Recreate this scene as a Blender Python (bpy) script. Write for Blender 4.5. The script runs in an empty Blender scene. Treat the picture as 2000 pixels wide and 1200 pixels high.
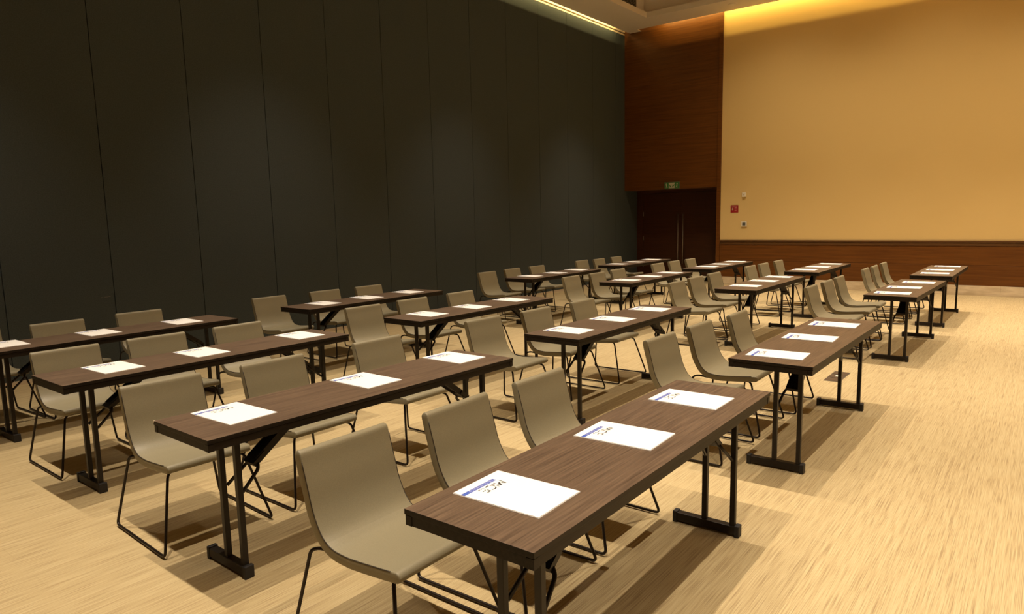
import bpy, bmesh, math, random
from mathutils import Vector, Matrix
random.seed(4)
C = bpy.context.scene.collection
PI = math.pi

LAYOUT = {  # table (x, y, turn), its three chairs, its three notepads; metres
 (1,1): ((-1.329, 2.462, 0.007), [(-1.995, 1.700, 0.003), (-1.963, 2.352, 0.030), (-1.969, 3.029, -0.001)], [(-1.358, 1.726, 0.027), (-1.358, 2.470, 0.039), (-1.360, 3.156, 0.005)]),
 (1,2): ((-1.309, 5.255, -0.004), [(-1.948, 4.497, -0.017), (-1.944, 5.204, 0.002), (-1.907, 5.955, 0.024)], [(-1.343, 4.488, 0.061), (-1.335, 5.220, 0.042), (-1.335, 5.927, 0.037)]),
 (1,3): ((-1.285, 9.256, -0.025), [(-1.957, 8.518, 0.001), (-1.953, 9.238, -0.002), (-1.956, 9.891, 0.007)], [(-1.330, 8.523, 0.034), (-1.317, 9.201, 0.025), (-1.260, 9.893, 0.017)]),
 (1,4): ((-1.252, 12.015, -0.006), [(-1.932, 11.422, 0.019), (-1.921, 12.032, 0.019), (-1.926, 12.804, 0.005)], [(-1.257, 11.416, 0.036), (-1.265, 12.074, -0.000), (-1.250, 12.855, 0.019)]),
 (2,1): ((-3.023, 2.454, -0.018), [(-3.719, 1.754, -0.049), (-3.679, 2.455, -0.007), (-3.679, 3.330, -0.005)], [(-3.089, 1.707, 0.026), (-3.080, 2.522, -0.013), (-3.088, 3.281, -0.016)]),
 (2,2): ((-3.003, 5.322, 0.005), [(-3.669, 4.532, -0.021), (-3.625, 5.267, -0.006), (-3.603, 6.072, 0.015)], [(-3.040, 4.600, -0.008), (-3.039, 5.311, 0.014), (-3.047, 6.055, 0.051)]),
 (2,3): ((-2.959, 9.164, -0.001), [(-3.585, 8.340, -0.015), (-3.630, 9.057, -0.030), (-3.666, 9.821, -0.007)], [(-3.002, 8.607, 0.037), (-3.009, 9.330, 0.047), (-3.012, 10.000, 0.023)]),
 (2,4): ((-2.967, 12.007, -0.003), [(-3.652, 11.341, -0.010), (-3.651, 11.994, -0.017), (-3.639, 12.787, -0.008)], [(-3.037, 11.414, -0.005), (-3.007, 12.070, 0.012), (-2.984, 12.818, 0.022)]),
 (3,1): ((-4.747, 2.487, -0.003), [(-5.386, 1.852, -0.009), (-5.361, 2.485, -0.040), (-5.343, 3.180, 0.003)], [(-4.797, 1.845, 0.043), (-4.794, 2.443, 0.013), (-4.798, 3.273, -0.011)]),
 (3,2): ((-4.710, 5.368, -0.013), [(-5.339, 4.568, -0.037), (-5.356, 5.287, -0.016), (-5.349, 6.078, 0.001)], [(-4.767, 4.705, -0.015), (-4.746, 5.340, -0.014), (-4.753, 6.025, -0.009)]),
 (3,3): ((-4.704, 9.307, 0.014), [(-5.303, 8.451, 0.016), (-5.287, 9.164, 0.018), (-5.344, 9.912, 0.000)], [(-4.732, 8.668, 0.004), (-4.733, 9.349, 0.003), (-4.720, 10.059, -0.011)]),
 (3,4): ((-4.661, 12.001, 0.010), [(-5.340, 11.361, -0.009), (-5.345, 12.061, -0.006), (-5.319, 12.747, 0.012)], [(-4.693, 11.499, 0.003), (-4.690, 12.143, -0.006), (-4.703, 12.889, 0.021)]),
 (4,1): ((-6.454, 2.517, 0.031), [(-7.169, 1.738, 0.057), (-7.052, 2.364, 0.006), (-7.131, 3.126, -0.018)], [(-6.544, 1.740, 0.007), (-6.512, 2.413, 0.028), (-6.510, 3.148, -0.016)]),
 (4,2): ((-6.415, 5.360, 0.022), [(-7.083, 4.601, 0.008), (-7.076, 5.386, -0.031), (-7.051, 6.091, -0.008)], [(-6.464, 4.742, -0.003), (-6.473, 5.380, -0.023), (-6.473, 6.056, -0.012)]),
 (4,3): ((-6.358, 9.255, 0.020), [(-7.050, 8.601, 0.021), (-7.104, 9.345, 0.031), (-7.093, 10.056, 0.009)], [(-6.431, 8.642, -0.006), (-6.421, 9.316, -0.000), (-6.450, 10.016, 0.012)]),
 (4,4): ((-6.425, 12.160, 0.006), [(-7.132, 11.636, 0.011), (-7.064, 12.194, 0.032), (-7.094, 12.953, 0.023)], [(-6.488, 11.517, 0.010), (-6.472, 12.154, 0.003), (-6.488, 12.937, 0.012)]),
}

# ------------------------------------------------------------------ materials
def mat(name):
    m = bpy.data.materials.new(name); m.use_nodes = True
    n = m.node_tree.nodes; b = n['Principled BSDF']
    return m, n, m.node_tree.links, b

def plain(name, col, rough=.5, metal=0, spec=.5, emit=None, es=0):
    m, n, l, b = mat(name)
    b.inputs['Base Color'].default_value = (*col, 1)
    b.inputs['Roughness'].default_value = rough
    b.inputs['Metallic'].default_value = metal
    b.inputs['Specular IOR Level'].default_value = spec
    if emit:
        b.inputs['Emission Color'].default_value = (*emit, 1); b.inputs['Emission Strength'].default_value = es
    return m

def noise_col(name, c0, c1, scale3, nscale=1.0, detail=4, rough=.5, bump=0.0, lo=.3, hi=.7, bdist=.002, spec=.5, rnd=False, nrough=.6):
    """two colours mixed by a stretched noise in the object's own space"""
    m, n, l, b = mat(name)
    tc = n.new('ShaderNodeTexCoord'); mp = n.new('ShaderNodeMapping')
    mp.inputs['Scale'].default_value = scale3
    src = tc.outputs['Object']
    if rnd:
        oi = n.new('ShaderNodeObjectInfo'); ad = n.new('ShaderNodeVectorMath'); ad.operation = 'ADD'
        mul = n.new('ShaderNodeMath'); mul.operation = 'MULTIPLY'; mul.inputs[1].default_value = 37.0
        l.new(oi.outputs['Random'], mul.inputs[0]); l.new(src, ad.inputs[0]); l.new(mul.outputs[0], ad.inputs[1]); src = ad.outputs[0]
    l.new(src, mp.inputs['Vector'])
    ns = n.new('ShaderNodeTexNoise'); ns.inputs['Scale'].default_value = nscale
    ns.inputs['Detail'].default_value = detail; ns.inputs['Roughness'].default_value = nrough
    l.new(mp.outputs[0], ns.inputs['Vector'])
    cr = n.new('ShaderNodeValToRGB'); e = cr.color_ramp.elements
    e[0].position = lo; e[0].color = (*c0, 1); e[1].position = hi; e[1].color = (*c1, 1)
    l.new(ns.outputs['Fac'], cr.inputs['Fac']); l.new(cr.outputs['Color'], b.inputs['Base Color'])
    b.inputs['Roughness'].default_value = rough; b.inputs['Specular IOR Level'].default_value = spec
    if bump:
        bp = n.new('ShaderNodeBump'); bp.inputs['Strength'].default_value = bump; bp.inputs['Distance'].default_value = bdist
        l.new(ns.outputs['Fac'], bp.inputs['Height']); l.new(bp.outputs[0], b.inputs['Normal'])
    return m

def floor_mat():
    m, n, l, b = mat('woven_vinyl_planks')
    tc = n.new('ShaderNodeTexCoord')
    def ns(scale, det, rough=.6, dist=0):
        mp = n.new('ShaderNodeMapping'); mp.inputs['Scale'].default_value = scale
        l.new(tc.outputs['Object'], mp.inputs['Vector'])
        t = n.new('ShaderNodeTexNoise'); t.inputs['Scale'].default_value = 1; t.inputs['Detail'].default_value = det
        t.inputs['Roughness'].default_value = rough
        l.new(mp.outputs[0], t.inputs['Vector']); return t
    fine = ns((330, 4.2, 1), 2, .55); mid = ns((80, 1.1, 1), 2, .5)
    # planks running along the tables: brick texture turned a quarter
    mp = n.new('ShaderNodeMapping'); mp.inputs['Rotation'].default_value = (0, 0, PI/2); l.new(tc.outputs['Object'], mp.inputs['Vector'])
    br = n.new('ShaderNodeTexBrick'); br.inputs['Scale'].default_value = 1
    br.inputs['Brick Width'].default_value = 1.0; br.inputs['Row Height'].default_value = .25
    br.inputs['Mortar Size'].default_value = .0012; br.inputs['Mortar Smooth'].default_value = .2
    br.inputs['Color1'].default_value = (.40, .40, .40, 1); br.inputs['Color2'].default_value = (.60, .60, .60, 1); br.inputs['Mortar'].default_value = (.12, .12, .12, 1)
    l.new(mp.outputs[0], br.inputs['Vector'])
    add = n.new('ShaderNodeMath'); add.operation = 'MULTIPLY_ADD'; add.inputs[1].default_value = .72
    l.new(fine.outputs['Fac'], add.inputs[0])
    m2 = n.new('ShaderNodeMath'); m2.operation = 'MULTIPLY_ADD'; m2.inputs[1].default_value = .28
    l.new(mid.outputs['Fac'], m2.inputs[0])
    m3 = n.new('ShaderNodeMath'); m3.operation = 'MULTIPLY_ADD'; m3.inputs[1].default_value = .12; m3.inputs[2].default_value = -.06
    l.new(br.outputs['Color'], m3.inputs[0]); l.new(m3.outputs[0], m2.inputs[2]); l.new(m2.outputs[0], add.inputs[2])
    cr = n.new('ShaderNodeValToRGB'); e = cr.color_ramp.elements
    e[0].position = .35; e[0].color = (.30, .210, .108, 1); e[1].position = .60; e[1].color = (.54, .430, .240, 1)
    k = e.new(.48); k.color = (.46, .350, .184, 1)
    l.new(add.outputs[0], cr.inputs['Fac']); l.new(cr.outputs['Color'], b.inputs['Base Color'])
    b.inputs['Roughness'].default_value = .55; b.inputs['Specular IOR Level'].default_value = .3
    bp = n.new('ShaderNodeBump'); bp.inputs['Strength'].default_value = .25; bp.inputs['Distance'].default_value = .002
    l.new(add.outputs[0], bp.inputs['Height']); l.new(bp.outputs[0], b.inputs['Normal'])
    return m

M = {}
M['floor'] = floor_mat()
M['top'] = noise_col('dark_walnut_laminate', (.068, .042, .027), (.175, .116, .074), (120, 3, 120), 1, 4, .42, .12, .3, .72, .0006, .45, True)
M['edge'] = noise_col('walnut_edge_band', (.009, .006, .004), (.022, .015, .010), (70, 2.2, 70), 1, 3, .5, 0, .3, .7, .001, .22, True)
M['metal'] = plain('bronze_powder_coat', (.015, .010, .007), .42, 0, .3)
M['rubber'] = plain('black_rubber', (.012, .010, .010), .6)
M['leather'] = noise_col('taupe_leatherette', (.215, .187, .118), (.240, .210, .136), (1, 1, 1), 260, 2, .48, .10, .35, .65, .0006, .4)
M['seam'] = plain('dark_piping', (.035, .026, .017), .6)
M['rod'] = plain('dark_bronze_rod', (.022, .015, .011), .35, .5)
M['paper'] = plain('white_paper', (.90, .89, .87), .6, 0, .3)
M['blue'] = plain('blue_print', (.055, .11, .48), .6)
M['lilac'] = plain('pale_lettering', (.50, .50, .74), .6)
M['ink'] = plain('black_print', (.02, .018, .02), .6)
M['panel'] = noise_col('slate_fabric_panel', (.050, .063, .066), (.070, .087, .092), (1, 1, 1), 90, 3, .85, .25, .3, .7, .002, .2)
M['gap'] = plain('dark_joint', (.008, .007, .005), .8)
M['track'] = plain('cream_track', (.62, .52, .38), .5)
M['cream'] = noise_col('cream_wallcovering', (.72, .525, .225), (.77, .56, .245), (1, 1, 1), 160, 3, .75, .15, .3, .7, .001, .25)
M['wood'] = noise_col('red_brown_veneer', (.100, .032, .004), (.165, .058, .008), (1.3, 1.3, 28), 1, 5, .42, .04, .3, .7, .001, .35)
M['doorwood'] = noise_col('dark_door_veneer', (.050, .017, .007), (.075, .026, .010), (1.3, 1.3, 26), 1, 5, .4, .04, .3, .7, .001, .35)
M['capwood'] = noise_col('dado_cap_veneer', (.085, .036, .010), (.12, .054, .016), (1.0, 1, 40), 1, 4, .4, 0, .3, .7, .001, .4)
M['ceiling'] = plain('ceiling_paint', (.78, .70, .58), .8)
M['steel'] = plain('brushed_steel', (.42, .38, .34), .35, .9)
M['plastic'] = plain('white_plastic', (.80, .74, .62), .45)
M['screen'] = plain('grey_screen', (.12, .12, .10), .3)
M['grille'] = plain('grille_metal', (.20, .17, .12), .5)
M['darkvoid'] = plain('duct_black', (.01, .01, .01), .9)
M['red'] = plain('sign_red', (.33, .010, .016), .5)
M['green'] = plain('sign_green', (.03, .17, .03), .5)
M['signwhite'] = plain('sign_white', (.50, .46, .30), .5)
M['signrim'] = plain('sign_rim', (.10, .12, .06), .5)
def marble():
    m = noise_col('travertine', (.55, .43, .28), (.78, .66, .48), (2.2, 2.2, 9), 1.3, 6, .35, 0, .32, .68, .001, .4)
    return m
M['stone'] = marble()

# ------------------------------------------------------------------ geometry helpers
def add_box(bm, x0, x1, y0, y1, z0, z1, mi=0, bev=0):
    r = bmesh.ops.create_cube(bm, size=1)
    vs = r['verts']
    for v in vs:
        v.co = Vector(((x0+x1)/2 + v.co.x*(x1-x0), (y0+y1)/2 + v.co.y*(y1-y0), (z0+z1)/2 + v.co.z*(z1-z0)))
    fs = {f for v in vs for f in v.link_faces}
    for f in fs: f.material_index = mi
    if bev:
        es = {e for v in vs for e in v.link_edges}
        rr = bmesh.ops.bevel(bm, geom=list(es), offset=bev, segments=2, profile=.5, affect='EDGES')
        for f in rr['faces']: f.material_index = mi
    return vs

def fillet(pts, r, seg=5):
    pts = [Vector(p) for p in pts]; out = [pts[0]]
    for i in range(1, len(pts)-1):
        a, p, b = pts[i-1], pts[i], pts[i+1]
        u = (a-p).normalized(); v = (b-p).normalized()
        d = min(r, (a-p).length*.45, (b-p).length*.45)
        s, e = p+u*d, p+v*d
        for k in range(seg+1):
            t = k/seg
            out.append(s*(1-t)**2 + p*2*t*(1-t) + e*t*t)
    out.append(pts[-1]); return out

def add_tube(bm, pts, r, n=8, mi=0, caps=True, square=False):
    pts = [Vector(p) for p in pts]
    T = []
    for i in range(len(pts)):
        a = pts[max(0, i-1)]; b = pts[min(len(pts)-1, i+1)]
        T.append((b-a).normalized())
    up = Vector((0, 0, 1)) if abs(T[0].z) < .9 else Vector((0, 1, 0))
    N = (up - T[0]*up.dot(T[0])).normalized()
    rings = []
    for i, p in enumerate(pts):
        N = (N - T[i]*N.dot(T[i])).normalized(); B = T[i].cross(N)
        ring = []
        for k in range(n):
            a = 2*PI*k/n + (PI/4 if square else 0)
            ring.append(bm.verts.new(p + (N*math.cos(a) + B*math.sin(a))*r))
        rings.append(ring)
    for i in range(len(rings)-1):
        for k in range(n):
            f = bm.faces.new((rings[i][k], rings[i][(k+1) % n], rings[i+1][(k+1) % n], rings[i+1][k]))
            f.material_index = mi; f.smooth = not square
    if caps:
        for ring, fl in ((rings[0], True), (rings[-1], False)):
            f = bm.faces.new(ring[::-1] if fl else ring); f.material_index = mi

def add_poly(bm, pts, z, mi):
    vs = [bm.verts.new((p[0], p[1], z)) for p in pts]
    f = bm.faces.new(vs); f.material_index = mi
    return f

def link(name, bm, mats, parent=None, smooth=False):
    bmesh.ops.recalc_face_normals(bm, faces=bm.faces)
    me = bpy.data.meshes.new(name); bm.to_mesh(me); bm.free()
    for m in (mats if isinstance(mats, (list, tuple)) else [mats]): me.materials.append(m)
    if smooth:
        for p in me.polygons: p.use_smooth = True
    o = bpy.data.objects.new(name, me); C.objects.link(o)
    if parent: o.parent = parent
    return o

def empty(name, loc=(0, 0, 0), rz=0):
    o = bpy.data.objects.new(name, None); C.objects.link(o); o.location = loc; o.rotation_euler = (0, 0, rz)
    o.empty_display_size = .1
    return o

def tag(o, label=None, cat=None, group=None, kind=None):
    if label: o['label'] = label
    if cat: o['category'] = cat
    if group: o['group'] = group
    if kind: o['kind'] = kind
    return o

def boxobj(name, dims, m, parent=None, bev=0):
    bm = bmesh.new(); add_box(bm, *dims, bev=bev); return link(name, bm, m, parent)

def copy_tree(o, parent=None):
    c = o.copy(); C.objects.link(c); c.parent = parent
    for ch in list(o.children): copy_tree(ch, c)
    return c

# ------------------------------------------------------------------ room shell
XW, YB, XR, YF = -8.551, 15.563, 6.2, -4.2
ZS, ZC = 6.05, 6.62            # soffit and raised ceiling
XT = -6.05                     # where cream wall begins
YD = 16.26                     # doors stand back from the wall

tag(boxobj('floor', (XW-.2, XR+.2, YF-.2, YD+.3, -.12, 0), M['floor']), kind='structure')

# left wall: row of operable partition panels hanging from a track
wl = tag(empty('wall_left', (XW, 0, 0)), kind='structure')
bm = bmesh.new(); add_box(bm, -.22, -.03, YF, YD, 0.0, 6.9)
link('backing', bm, M['gap'], wl)
k0 = 3.385; st = 1.066
ys = [k0 + st*k for k in range(-8, 13)]
edges = [YF] + [y for y in ys if YF+.2 < y < 16.0] + [YD-.01]
for a, b in zip(edges[:-1], edges[1:]):
    bm = bmesh.new(); add_box(bm, -.029, 0, a+.0035, b-.0035, .045, ZS-.03, bev=.003)
    link('partition_panel', bm, M['panel'], wl)
M['scuff'] = plain('pale_scuff', (.22, .19, .15), .9)
bm = bmesh.new()
for y0, y1, z in ((3.235, 3.262, .8445), (3.275, 3.315, .8475), (3.318, 3.340, .8490)): add_box(bm, -.0005, .0006, y0, y1, z-.0018, z+.0018)
tag(link('scuff_mark', bm, M['scuff'], wl), 'pale scuff mark on the panel')
bm = bmesh.new()
add_box(bm, -.029, .004, YF, YB-.01, ZS-.028, ZS+.008)
add_box(bm, -.029, .012, YF, YB-.01, ZS+.034, ZS+.16)
link('ceiling_track', bm, M['track'], wl)
tag(boxobj('baseboard_left', (XW-.029, XW+.006, YF, YB+.5, 0, .044), M['track']), kind='structure')

# back wall: cream covering over a veneer dado, veneer bulkhead over the door recess
bm = bmesh.new(); add_box(bm, XT, XR, YB, YB+.2, 1.0, 6.9)
tag(link('wall_back', bm, M['cream']), kind='structure')
bm = bmesh.new()
add_box(bm, XT, XR, YB-.012, YB+.2, .192, .573, bev=.003); add_box(bm, XT, XR, YB-.012, YB+.2, .579, .94, bev=.003)
add_box(bm, XT, XR, YB-.004, YB+.2, .19, .95)
tag(link('trim_1', bm, M['wood']), kind='structure')                 # dado panelling
bm = bmesh.new()
add_box(bm, XT, XR, YB-.034, YB+.1, 1.005, 1.04, bev=.004); add_box(bm, XT, XR, YB-.022, YB+.1, .94, 1.005, bev=.003)
tag(link('trim_2', bm, M['capwood']), kind='structure')              # dado cap
bm = bmesh.new()
x = XT
while x < XR:
    w = min(.9, XR-x); add_box(bm, x+.001, x+w-.001, YB-.018, YB+.1, 0, .19, bev=.002); x += w
tag(link('baseboard_back', bm, M['stone']), kind='structure')
bm = bmesh.new()                                                     # bulkhead over the recess
for z0, z1 in ((2.262, 3.5), (3.501, 4.74), (4.741, 6.9)):
    add_box(bm, XW-.03, XT-.09, YB, YB+.75, z0, z1, bev=.0008)
tag(link('wall_bulkhead', bm, M['wood']), kind='structure')
bm = bmesh.new()
add_box(bm, XT-.09, XT-.002, YB-.03, YB+.75, 0, 6.9, bev=.003)
tag(link('trim_3', bm, M['wood']), kind='structure')              # upright post between recess and cream wall
bm = bmesh.new(); add_box(bm, XW-.03, XT, YD+.07, YD+.2, 0, 6.9)
tag(link('wall_recess', bm, M['doorwood']), kind='structure')
bm = bmesh.new()                                                     # door frame
add_box(bm, XW+.004, XW+.165, YD-.03, YD+.07, 0, 2.262); add_box(bm, XW+.165, XT-.09, YD-.03, YD+.07, 2.20, 2.262)
add_box(bm, -6.27, XT-.09, YD-.03, YD+.07, 0, 2.20)
tag(link('trim_4', bm, M['doorwood']), kind='structure')
for i, (x0, x1, hx) in enumerate(((XW+.167, -7.331, -7.395), (-7.327, -6.272, -7.262))):
    d = tag(empty('door_%d' % (i+1), (x0, YD, 0)), kind='structure')
    bm = bmesh.new(); add_box(bm, 0, x1-x0, 0, .05, .006, 2.196, bev=.002); link('door_leaf', bm, M['doorwood'], d)
    bm = bmesh.new(); h = hx-x0
    add_tube(bm, [(h, -.055, .42), (h, -.055, 1.664)], .013, 10)
    for z in (.55, 1.53): add_tube(bm, [(h, -.055, z), (h, .003, z)], .008, 8)
    tag(link('door_handle', bm, M['steel'], d), 'long vertical brushed steel pull handle')
    if i == 0:
        for z in (.3, 1.0, 1.62):
            bm = bmesh.new(); add_tube(bm, [(.004, -.008, z), (.004, -.008, z+.11)], .008, 8); link('hinge', bm, M['steel'], d)

# side and rear walls that close the room behind and beside the camera
tag(boxobj('wall_right', (XR, XR+.2, YF, YD, 0, 6.9), M['wood']), kind='structure')
tag(boxobj('wall_front', (XW-.2, XR+.2, YF-.2, YF, 0, 6.9), M['wood']), kind='structure')

# ceiling: raised field, lower perimeter soffit, stepped fascia
tag(boxobj('ceiling', (XW-.2, XR+.2, YF-.2, YD+.3, ZC, ZC+.1), M['ceiling']), kind='structure')
XI, YI = -7.47, 14.60          # inner edge of the soffit
bm = bmesh.new()
add_box(bm, -8.405, XI, YF, YB-.205, ZS, ZS+.03)                      # left strip
add_box(bm, XI-.001, XR, YI, YB-.205, ZS, ZS+.03)                     # back strip
add_box(bm, -8.405, -8.10, YB-.21, YB, ZS, ZS+.008)                    # closed corner
# stepped fascia: a low lip, then a set-back upright
add_box(bm, XI-.03, XI, YF, YI, ZS+.031, ZS+.10); add_box(bm, XI-.03, XR, YI, YI+.03, ZS+.031, ZS+.10)
add_box(bm, XI-.16, XI-.13, YF, YI+.13, ZS+.10, ZC); add_box(bm, XI-.16, XR, YI+.13, YI+.16, ZS+.10, ZC)
add_box(bm, XI-.16, XI, YF, YI, ZS+.10, ZS+.12); add_box(bm, XI-.16, XR, YI, YI+.16, ZS+.10, ZS+.12)
tag(link('ceiling_soffit', bm, M['ceiling']), kind='structure')
# slotted air grille in the left fascia
g = tag(empty('air_grille', (XI-.128, 12.1, ZS+.16)), 'dark slotted air grille set in the ceiling step, top centre of the view', 'vent')
bm = bmesh.new(); add_box(bm, 0, .004, -2.2, 2.2, 0, .36); link('backing', bm, M['darkvoid'], g)
bm = bmesh.new()
add_box(bm, .004, .016, -2.23, 2.23, -.02, 0); add_box(bm, .004, .016, -2.23, 2.23, .36, .38)
add_box(bm, .004, .016, 2.2, 2.23, 0, .36); add_box(bm, .004, .016, -2.23, -2.2, 0, .36)
link('frame', bm, M['grille'], g)
bm = bmesh.new()
for i in range(11): add_box(bm, .005, .013, -2.2, 2.2, .015+i*.032, .028+i*.032)
link('slats', bm, M['grille'], g)
# small round fitting in the soffit near the cream wall
d = tag(empty('recessed_downlight', (-5.62, 14.93, ZS)), 'small round fitting set flush in the ceiling border above the cream wall', 'ceiling light')
bm = bmesh.new(); bmesh.ops.create_cone(bm, cap_ends=True, segments=28, radius1=.085, radius2=.095, depth=.012, matrix=Matrix.Translation((0, 0, -.006)))
link('trim_ring', bm, M['ceiling'], d)
bm = bmesh.new(); bmesh.ops.create_cone(bm, cap_ends=True, segments=24, radius1=.06, radius2=.06, depth=.004, matrix=Matrix.Translation((0, 0, -.0145)))
link('lens', bm, M['plastic'], d)

# ------------------------------------------------------------------ things on the back wall
def wallthing(name, x, z, label, cat, y=YB):
    return tag(empty(name, (x, y, z)), label, cat)
def yz_poly(bm, pts, y, mi):      # polygon on a wall facing the room
    vs = [bm.verts.new((p[0], y, p[1])) for p in pts]; f = bm.faces.new(vs); f.material_index = mi
def ring(cx, cz, r, n=10): return [(cx+r*math.cos(2*PI*k/n), cz+r*math.sin(2*PI*k/n)) for k in range(n)]

e = wallthing('exit_sign', -7.255, 2.345, 'green emergency exit sign with running figures above the dark doors', 'sign')
bm = bmesh.new(); add_box(bm, -.195, .195, -.035, 0, -.085, .085, bev=.004); link('housing', bm, M['signrim'], e)
bm = bmesh.new(); add_box(bm, -.180, .180, -.039, -.034, -.066, .072)
yy = -.0405
yz_poly(bm, [(-.078, -.064), (.078, -.064), (.078, .066), (-.078, .066)], yy, 1)         # pale middle
def runner(sx):
    X = lambda v: sx*v
    P = lambda pts: yz_poly(bm, [(X(a), b) for a, b in (pts if sx > 0 else pts[::-1])], yy-.001, 1)
    P(ring(.138, .036, .016)); P([(.118, .016), (.150, .012), (.146, -.014), (.124, -.018)])
    P([(.124, -.014), (.138, -.016), (.150, -.054), (.138, -.056)]); P([(.120, -.012), (.130, -.02), (.112, -.052), (.104, -.046)])
runner(1); runner(-1)
for s in (1, -1):                                                                            # arrows
    pts = [(s*.070, .030), (s*.030, -.010), (s*.022, .004), (s*.012, -.045), (s*.050, -.042), (s*.040, -.028), (s*.078, .016)]
    yz_poly(bm, pts if s > 0 else pts[::-1], yy-.001, 0)
link('sign_face', bm, [M['green'], M['signwhite']], e)

e = wallthing('fire_alarm_sign', -5.722, 1.750, 'small red fire call sign on the cream wall beside the doors', 'sign')
bm = bmesh.new(); add_box(bm, -.088, .088, -.006, 0, -.085, .085)
yz_poly(bm, ring(-.042, -.016, .016, 12), -.0075, 1); yz_poly(bm, [(-.054, -.03), (-.030, -.03), (-.030, .02), (-.054, .02)], -.0072, 1)
for z in (.05, .036): yz_poly(bm, [(-.075, z), (.055, z), (.055, z+.005), (-.075, z+.005)], -.0072, 2)
for z, w in ((.012, .05), (-.012, .058), (-.045, .046)): yz_poly(bm, [(.004, z), (.004+w, z), (.004+w, z+.011), (.004, z+.011)], -.0072, 2)
link('sign_plate', bm, [M['red'], M['signwhite'], plain('sign_pink', (.62, .26, .22))], e)

e = wallthing('wall_sensor', -5.500, 2.060, 'small white sensor box on the cream wall above the red sign', 'sensor')
bm = bmesh.new(); add_box(bm, -.045, .045, -.045, 0, -.05, .05, bev=.008); link('housing', bm, M['plastic'], e)
bm = bmesh.new(); yz_poly(bm, ring(0, 0, .016, 16), -.0455, 0); link('sensor_window', bm, M['track'], e)

e = wallthing('thermostat', -5.490, 1.405, 'white thermostat with grey screen on the cream wall below the red sign', 'thermostat')
bm = bmesh.new(); add_box(bm, -.062, .062, -.026, 0, -.062, .062, bev=.005); link('housing', bm, M['plastic'], e)
boxobj('screen', (-.036, .036, -.028, -.025, -.036, .044), M['screen'], e)

# ------------------------------------------------------------------ floor box
f = tag(empty('floor_box', (-1.590, 7.275, 0)), 'metal floor socket box in the open floor past the second table of the rightmost line', 'floor box')
bm = bmesh.new(); add_box(bm, -.075, .075, -.235, .235, 0, .004); link('frame', bm, M['steel'], f)
bm = bmesh.new(); 
for a, b in ((-.225, -.09), (-.075, .075), (.09, .225)): add_box(bm, -.068, .068, a, b, .004, .0065)
link('lid', bm, plain('box_lid_brown', (.09, .055, .03), .5), f)
bm = bmesh.new(); add_box(bm, -.016, .016, -.03, .03, .0065, .010, bev=.002); link('latch', bm, M['plastic'], f)

# ------------------------------------------------------------------ chair
PROF = [(-.242, .778), (-.228, .715), (-.207, .64), (-.177, .535), (-.128, .450), (-.065, .411), (.02, .402), (.1, .406), (.2, .415), (.285, .424), (.312, .427)]
def spline(P, n):
    P = [Vector(p) for p in P]; out = []
    for i in range(len(P)-1):
        p0 = P[max(0, i-1)]; p1 = P[i]; p2 = P[i+1]; p3 = P[min(len(P)-1, i+2)]
        for k in range(n):
            t = k/n
            out.append(.5*((2*p1) + (p2-p0)*t + (2*p0-5*p1+4*p2-p3)*t*t + (3*p1-p0-3*p2+p3)*t**3))
    out.append(P[-1]); return out
def shell_data():
    c = spline(PROF, 4); st = []
    L = [0]
    for a, b in zip(c[:-1], c[1:]): L.append(L[-1] + (b-a).length)
    R = .021
    tot = L[-1]
    # extra stations near both ends so that the padding rounds over
    def at(s):
        for i in range(len(L)-1):
            if L[i+1] >= s or i == len(L)-2:
                t = (s-L[i])/(L[i+1]-L[i]); return c[i].lerp(c[i+1], t), (c[i+1]-c[i]).normalized()
    S = [R*(1-math.cos(a)) for a in (0, .35, .7, 1.05, 1.35)] + [s for s in L if R*1.05 < s < tot-R*1.05] + [tot-R*(1-math.cos(a)) for a in (1.35, 1.05, .7, .35, 0)]
    for s in S:
        p, t = at(s)
        de = min(s, tot-s)
        k = 1 if de >= R else math.sqrt(max(0, 1-(1-de/R)**2))
        st.append((p, Vector((-t.y, t.x)), .021*max(k, .04), s, k))
    return st, tot
ST, TOT = shell_data()
HW = .223
def shell_part(i0, i1):
    """padded slab between two stations of the profile"""
    bm = bmesh.new(); rings = []
    for p, nrm, h, s, k in ST[i0:i1+1]:
        w = HW - .006*(1-k); r = min(.0055, h*.95); loop = []
        for (sy, sn, a0) in ((1, 1, 0), (-1, 1, 90), (-1, -1, 180), (1, -1, 270)):
            for j in range(4):
                a = math.radians(a0 + 30*j)
                ly = sy*(w-r) + math.cos(a)*r; ln = sn*(h-r) + math.sin(a)*r
                crown = .0035 if sn > 0 else 0
                q = p + nrm*ln
                loop.append(bm.verts.new((q.x, ly, q.y)))
            if sn > 0 and sy > 0:        # extra rows across the padded face
                for u in (.6, .2, -.2, -.6):
                    q = p + nrm*(h + .003*(1-u*u)*k); loop.append(bm.verts.new((q.x, w*u, q.y)))
            if sn < 0 and sy < 0:
                for u in (-.5, 0, .5):
                    q = p - nrm*h; loop.append(bm.verts.new((q.x, w*u, q.y)))
        rings.append(loop)
    n = len(rings[0])
    for a, b in zip(rings[:-1], rings[1:]):
        for k in range(n):
            f = bm.faces.new((a[k], a[(k+1) % n], b[(k+1) % n], b[k])); f.smooth = True
    if i0 == 0: bm.faces.new(rings[0]).smooth = True
    if i1 == len(ST)-1: bm.faces.new(rings[-1]).smooth = True
    return bm
CUT = next(i for i, s in enumerate(ST) if s[0].x > -.10)
def piping(sy, i0, i1):
    pts = []
    for p, nrm, h, s, k in ST[i0:i1+1]:
        q = p + nrm*(h-.0012); pts.append((q.x, sy*(HW-.0018), q.y))
    return pts
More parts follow.
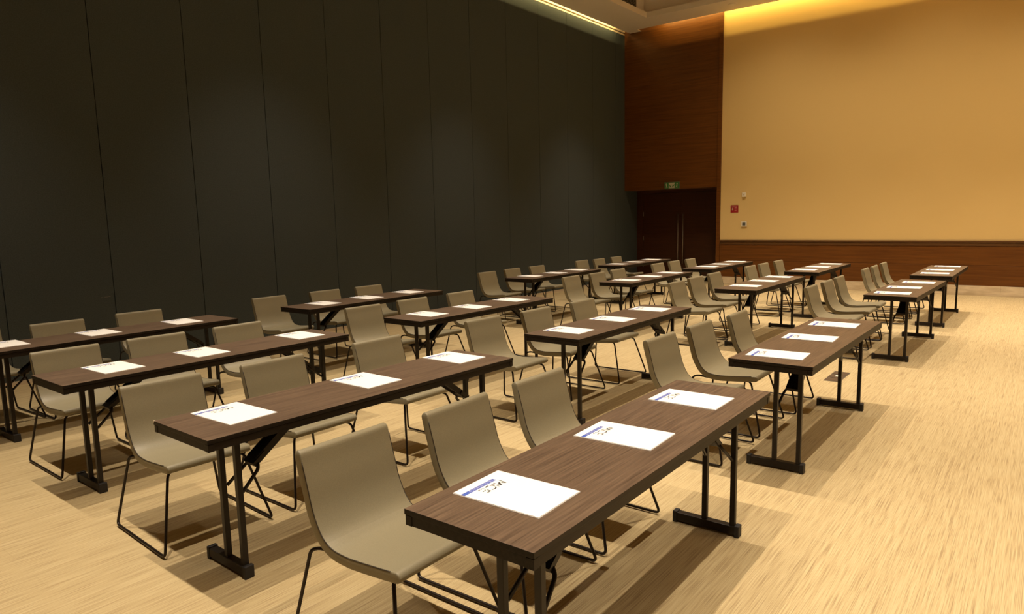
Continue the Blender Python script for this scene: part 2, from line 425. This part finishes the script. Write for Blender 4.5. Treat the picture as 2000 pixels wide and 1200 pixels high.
def make_chair():
    t = empty('padded_chair')
    for nm, a, b in (('backrest', 0, CUT), ('seat', CUT, len(ST)-1)):
        o = link(nm, shell_part(a, b), M['leather'], t)
        a2 = a+6 if a == 0 else a; b2 = b-6 if b == len(ST)-1 else b
        bm = bmesh.new()
        bm.free()
        for s in (1, -1):
            bm = bmesh.new(); add_tube(bm, piping(s, a2, b2), .0024, 6); link('piping', bm, M['seam'], o)
    for s in (1, -1):
        bm = bmesh.new()
        path = [(-.02, s*.155, .374), (-.155, s*.205, .400), (-.190, s*.222, .388), (-.255, s*.292, .0095), (.365, s*.292, .0095), (.262, s*.205, .384), (.225, s*.17, .395), (.16, s*.155, .386)]
        add_tube(bm, fillet(path, .032, 5), .0074, 8)
        link('sled_leg', bm, M['rod'], t)
    bm = bmesh.new()
    add_tube(bm, [(-.02, -.155, .374), (-.02, .155, .374)], .0065, 8)
    add_tube(bm, [(.16, -.155, .386), (.16, .155, .386)], .0065, 8)
    add_box(bm, -.03, .17, -.02, .02, .372, .380)
    link('seat_frame', bm, M['rod'], t)
    return t

# ------------------------------------------------------------------ folding table
TW, TL, TH = .5143, 2.0786, .7347
def make_table():
    t = empty('folding_table')
    w, l = TW/2, TL/2
    bm = bmesh.new(); add_box(bm, -w, w, -l, l, TH-.019, TH, bev=.0012)
    for f in bm.faces:
        if abs(f.normal.z) < .5: f.material_index = 1
    link('tabletop', bm, [M['top'], M['edge']], t)
    bm = bmesh.new(); i = .0040; z0, z1 = TH-.054, TH-.0215
    add_box(bm, -w+.012, w-.012, -l+.012, l-.012, TH-.0215, TH-.0190)
    add_box(bm, -w+i, -w+.03, -l+.031, l-.031, z0, z1); add_box(bm, w-.03, w-i, -l+.031, l-.031, z0, z1)
    add_box(bm, -w+.031, w-.031, -l+i, -l+.03, z0, z1); add_box(bm, -w+.031, w-.031, l-.03, l-i, z0, z1)
    for sx in (-1, 1):
        for sy in (-1, 1):
            x0, x1 = sorted((sx*(w-.030), sx*(w-i+.0018))); y0, y1 = sorted((sy*(l-.030), sy*(l-i+.0018)))
            add_box(bm, x0, x1, y0, y1, z0-.001, z1, bev=.001)
    link('apron', bm, M['edge'], t)
    for sy in (-1, 1):                       # one leg set at each end
        y = sy*(l-.186)
        g = bmesh.new()
        for px in (-.008, .142):
            add_box(g, px-.0135, px+.0135, y-.0135, y+.0135, .045, TH-.0200, bev=.002)
        add_box(g, -.05, .185, y-.02, y+.02, TH-.033, TH-.0195)       # hinge plate under the top
        lo = link('leg', g, M['metal'], t)
        g = bmesh.new(); add_box(g, -.172, .172, y-.021, y+.021, .010, .056, bev=.003)
        fo = link('foot', g, M['metal'], t)
        for a, b in ((-.181, -.155), (.155, .181)):
            g = bmesh.new(); add_box(g, a, b, y-.024, y+.024, 0, .062, bev=.004); link('foot_cap', g, M['rubber'], fo)
        # folding brace: broad channel from the top down to a bracket, two rods to the posts
        g = bmesh.new(); cx = .067
        a = Vector((cx, y-sy*.365, TH-.035)); b = Vector((cx, y-sy*.125, .525))
        dr = (b-a).normalized(); nn = Vector((0, dr.z, -dr.y))
        def slab(p, q, hw, th):
            vs = []
            for c in (p, q):
                for sx2, sn in ((-1, -1), (1, -1), (1, 1), (-1, 1)):
                    vs.append(g.verts.new(c + Vector((sx2*hw, 0, 0)) + nn*sn*th))
            for idx in ((0, 1, 2, 3), (7, 6, 5, 4), (0, 4, 5, 1), (1, 5, 6, 2), (2, 6, 7, 3), (3, 7, 4, 0)):
                g.faces.new([vs[k] for k in idx])
        slab(a, b, .038, .006)
        for s in (-1, 1):
            slab(a+Vector((s*.036, 0, 0)), b+Vector((s*.036, 0, 0)), .003, .018)
        slab(b-dr*.05, b+dr*.03, .045, .012)
        add_box(g, cx-.05, cx+.05, a.y-.02, a.y+.02, TH-.04, TH-.0195)
        br = link('brace', g, M['metal'], t)
        g = bmesh.new()
        for s, px in ((-1, -.008), (1, .142)):
            p0 = b + Vector((s*.03, 0, 0))
            add_tube(g, fillet([p0, p0+Vector((s*.026, sy*.012, -.035)), (px-s*.004, y-sy*.018, .408)], .015, 4), .0085, 8)
        link('fork', g, M['metal'], br)
    return t

# ------------------------------------------------------------------ notepad with letterhead
PX, PY, PT = .175, .124, .004
def make_pad():
    bm = bmesh.new()
    add_box(bm, -PX, PX, -PY, PY, 0, .0016); add_box(bm, -PX+.0008, PX-.0012, -PY+.001, PY-.0006, .0019, PT)
    add_box(bm, -PX+.002, PX-.002, -PY+.002, PY-.002, .001, .003)
    # local letter frame: right = -y, up = +x
    def L(u, v): return (-PX + u*2*PX, -PY + v*2*PY)
    z = PT+.0002
    def rect(u0, u1, v0, v1, zz, mi): add_poly(bm, [L(u0, v0), L(u1, v0), L(u1, v1), L(u0, v1)], zz, mi)
    rect(.098, .150, .004, .69, z, 1)
    # line of tiny pale capitals on the blue bar, from v=.62 to v=.10 (too small in the photo to read)
    rr = random.Random(9); v = .665
    words = (6, 5, 5, 7, 4)
    for wlen in words:
        for k in range(wlen):
            if v < .15: break
            kind = rr.randint(0, 3); w = .0125
            if kind == 0: rect(.108, .140, v-.004, v, z+.0002, 2); rect(.108, .114, v-w, v, z+.0002, 2)
            elif kind == 1: rect(.108, .140, v-.004, v, z+.0002, 2); rect(.108, .140, v-w, v-w+.004, z+.0002, 2); rect(.121, .127, v-w, v, z+.0002, 2)
            elif kind == 2: rect(.134, .140, v-w, v, z+.0002, 2); rect(.108, .140, v-w*.65, v-w*.35, z+.0002, 2)
            else: rect(.108, .140, v-.004, v, z+.0002, 2); rect(.134, .140, v-w, v, z+.0002, 2); rect(.108, .114, v-w, v, z+.0002, 2)
            v -= w+.0055
        v -= .014
    # MICE in broken, stencilled capitals; cell: a = across (0..1), b = up (0..1)
    H0, HH = .178, .100
    def stroke(v0, wd, pts, th, mi=3):
        """open stroke as quads"""
        for (a0, b0), (a1, b1) in zip(pts[:-1], pts[1:]):
            # metres: right axis = -y, up axis = +x
            A = Vector((-PX+(H0+b0*HH)*2*PX, -PY+v0*2*PY - a0*wd)); B = Vector((-PX+(H0+b1*HH)*2*PX, -PY+v0*2*PY - a1*wd))
            d = (B-A); n2 = Vector((-d.y, d.x)).normalized()*th/2
            add_poly(bm, [A-n2, B-n2, B+n2, A+n2], z+.0002, mi)
    th = .0044
    # M
    stroke(.70, .034, [(0, 0), (.06, .95)], th*.8); stroke(.70, .034, [(.10, .95), (.34, .55)], th*1.2)
    stroke(.70, .034, [(.40, .42), (.60, .42)], th*1.9); stroke(.70, .034, [(.60, .45), (.86, .95)], th*1.9); stroke(.70, .034, [(.94, 0), (.92, .75)], th*.8)
    # I
    stroke(.535, .01, [(.2, 0), (.2, .42)], th); stroke(.535, .01, [(.2, .58), (.2, 1)], th*.7)
    # C
    arc = lambda a0, a1, n: [(.5+.5*math.cos(math.radians(a0+(a1-a0)*k/n)), .5+.5*math.sin(math.radians(a0+(a1-a0)*k/n))) for k in range(n+1)]
    stroke(.495, .034, arc(50, 150, 6), th*1.1); stroke(.495, .034, arc(165, 230, 5), th*.9); stroke(.495, .034, arc(245, 310, 5), th*1.3)
    # E
    stroke(.335, .024, [(0, .55), (0, 1), (.75, 1)], th); stroke(.335, .024, [(.25, .5), (.85, .5)], th); stroke(.335, .024, [(0, .38), (0, 0), (.45, 0)], th*.9); stroke(.335, .024, [(.62, 0), (1, 0)], th)
    bm.normal_update()
    for f in bm.faces:
        if f.material_index and f.normal.z < 0: f.normal_flip()
    me = bpy.data.meshes.new('notepad'); bm.to_mesh(me); bm.free()
    for k in ('paper', 'blue', 'lilac', 'ink'): me.materials.append(M[k])
    o = bpy.data.objects.new('notepad', me); C.objects.link(o); return o

# ------------------------------------------------------------------ lay the room out
LINE = {1: 'rightmost line', 2: 'line second from right', 3: 'line second from left', 4: 'line along slate wall'}
ROW = {1: 'nearest', 2: 'second-nearest', 3: 'third-nearest', 4: 'farthest'}
POS = ('near', 'middle', 'far')
chair0, table0, pad0 = make_chair(), make_table(), make_pad()
first = dict(c=True, t=True, p=True)
def take(kind, proto):
    if first[kind]: first[kind] = False; return proto
    return copy_tree(proto)
for (ln, rw), (tb, chairs, pads) in LAYOUT.items():
    o = take('t', table0); o.location = (tb[0], tb[1], 0); o.rotation_euler = (0, 0, tb[2])
    tag(o, 'dark walnut folding table with black legs, %s table of the %s' % (ROW[rw], LINE[ln]), 'table', 'dark folding tables set in four lines')
    if (ln, rw) == (2, 1):          # the laminate is chipped at one corner
        bm = bmesh.new(); add_box(bm, -TW/2-.0006, -TW/2+.006, -TL/2-.0006, -TL/2+.008, TH-.010, TH+.0006, bev=.001)
        tag(link('chipped_corner', bm, M['track'], o), 'pale chipped corner')
    for i, c in enumerate(chairs):
        o = take('c', chair0); o.location = (c[0], c[1], 0.003); o.rotation_euler = (0, 0, c[2])
        tag(o, 'taupe padded chair, %s of three at the %s table, %s' % (POS[i], ROW[rw], LINE[ln]), 'chair', 'taupe padded chairs at the tables')
    for i, p in enumerate(pads):
        o = take('p', pad0); o.location = (p[0], p[1], TH+.0003); o.rotation_euler = (0, 0, p[2])
        tag(o, 'white letterhead notepad, %s of three on the %s table, %s' % (POS[i], ROW[rw], LINE[ln]), 'notepad', 'white notepads on the tables')

# ------------------------------------------------------------------ lights
def spot(x, y, z, w, col, size, blend=.5, rad=.045):
    l = bpy.data.lights.new('downlight', 'SPOT'); l.energy = w; l.color = col; l.spot_size = math.radians(size); l.spot_blend = blend
    l.shadow_soft_size = rad
    o = bpy.data.objects.new('downlight', l); C.objects.link(o); o.location = (x, y, z); return o
WARM = (1.0, .85, .66)
for y, k in ((-2.3, .2), (1.55, 1), (5.4, 1), (9.3, 1), (13.1, 1)):
    for x in (-6.75, -5.05, -3.35, -1.65, .05, 1.75, 3.45, 5.1):
        spot(x, y, ZC-.03, k*{-6.75: 560, -5.05: 780, -3.35: 860, -1.65: 920, .05: 940}.get(x, 940), WARM, 66, 1, .035)
for x in (-4.6, -1.9, .8, 3.5):                                    # added fill spots, no known fixtures, to brighten the cream wall
    o = spot(x, 12.9, ZC-.05, 235, (1, .81, .54), 110, 1, .08); o.data.name = o.name = 'added_wall_fill'
    o.rotation_euler = (math.radians(14), 0, 0)
def strip(loc, rot, length, w, col):
    l = bpy.data.lights.new('cove_led', 'AREA'); l.shape = 'RECTANGLE'; l.size = length; l.size_y = .02; l.energy = w; l.color = col
    o = bpy.data.objects.new('cove_led', l); C.objects.link(o); o.location = loc; o.rotation_euler = rot
AMB = (1.0, .69, .20)
strip((-.7, YB-.275, ZS+.20), (math.radians(80), 0, 0), 13.8, 120, AMB)
strip((-8.335, 5.5, ZS+.18), (math.radians(90), 0, math.radians(90)), 19, 190, (1, .72, .28))

w = bpy.data.worlds.new('world'); bpy.context.scene.world = w; w.use_nodes = True
w.node_tree.nodes['Background'].inputs[0].default_value = (1, .8, .55, 1); w.node_tree.nodes['Background'].inputs[1].default_value = .0

# ------------------------------------------------------------------ camera
R = [[0.7899614, 0.6127867, -0.0212942], [-0.0657251, 0.1191547, 0.9906979], [-0.6096238, 0.7812135, -0.1344031]]
cam = bpy.data.cameras.new('camera'); co = bpy.data.objects.new('camera', cam); C.objects.link(co)
m = Matrix(((R[0][0], R[1][0], -R[2][0], 0), (R[0][1], R[1][1], -R[2][1], 0), (R[0][2], R[1][2], -R[2][2], 1.6524), (0, 0, 0, 1)))
co.matrix_world = m
cam.sensor_fit = 'HORIZONTAL'; cam.sensor_width = 36; cam.lens = 1335.63/2000*36
cam.shift_x = -6.17/2000; cam.shift_y = 6.96/2000; cam.clip_start = .05; cam.clip_end = 100
bpy.context.scene.camera = co
vs = bpy.context.scene.view_settings
vs.view_transform = 'Standard'; vs.look = 'None'; vs.gamma = 1; vs.use_curve_mapping = False; vs.exposure = 0
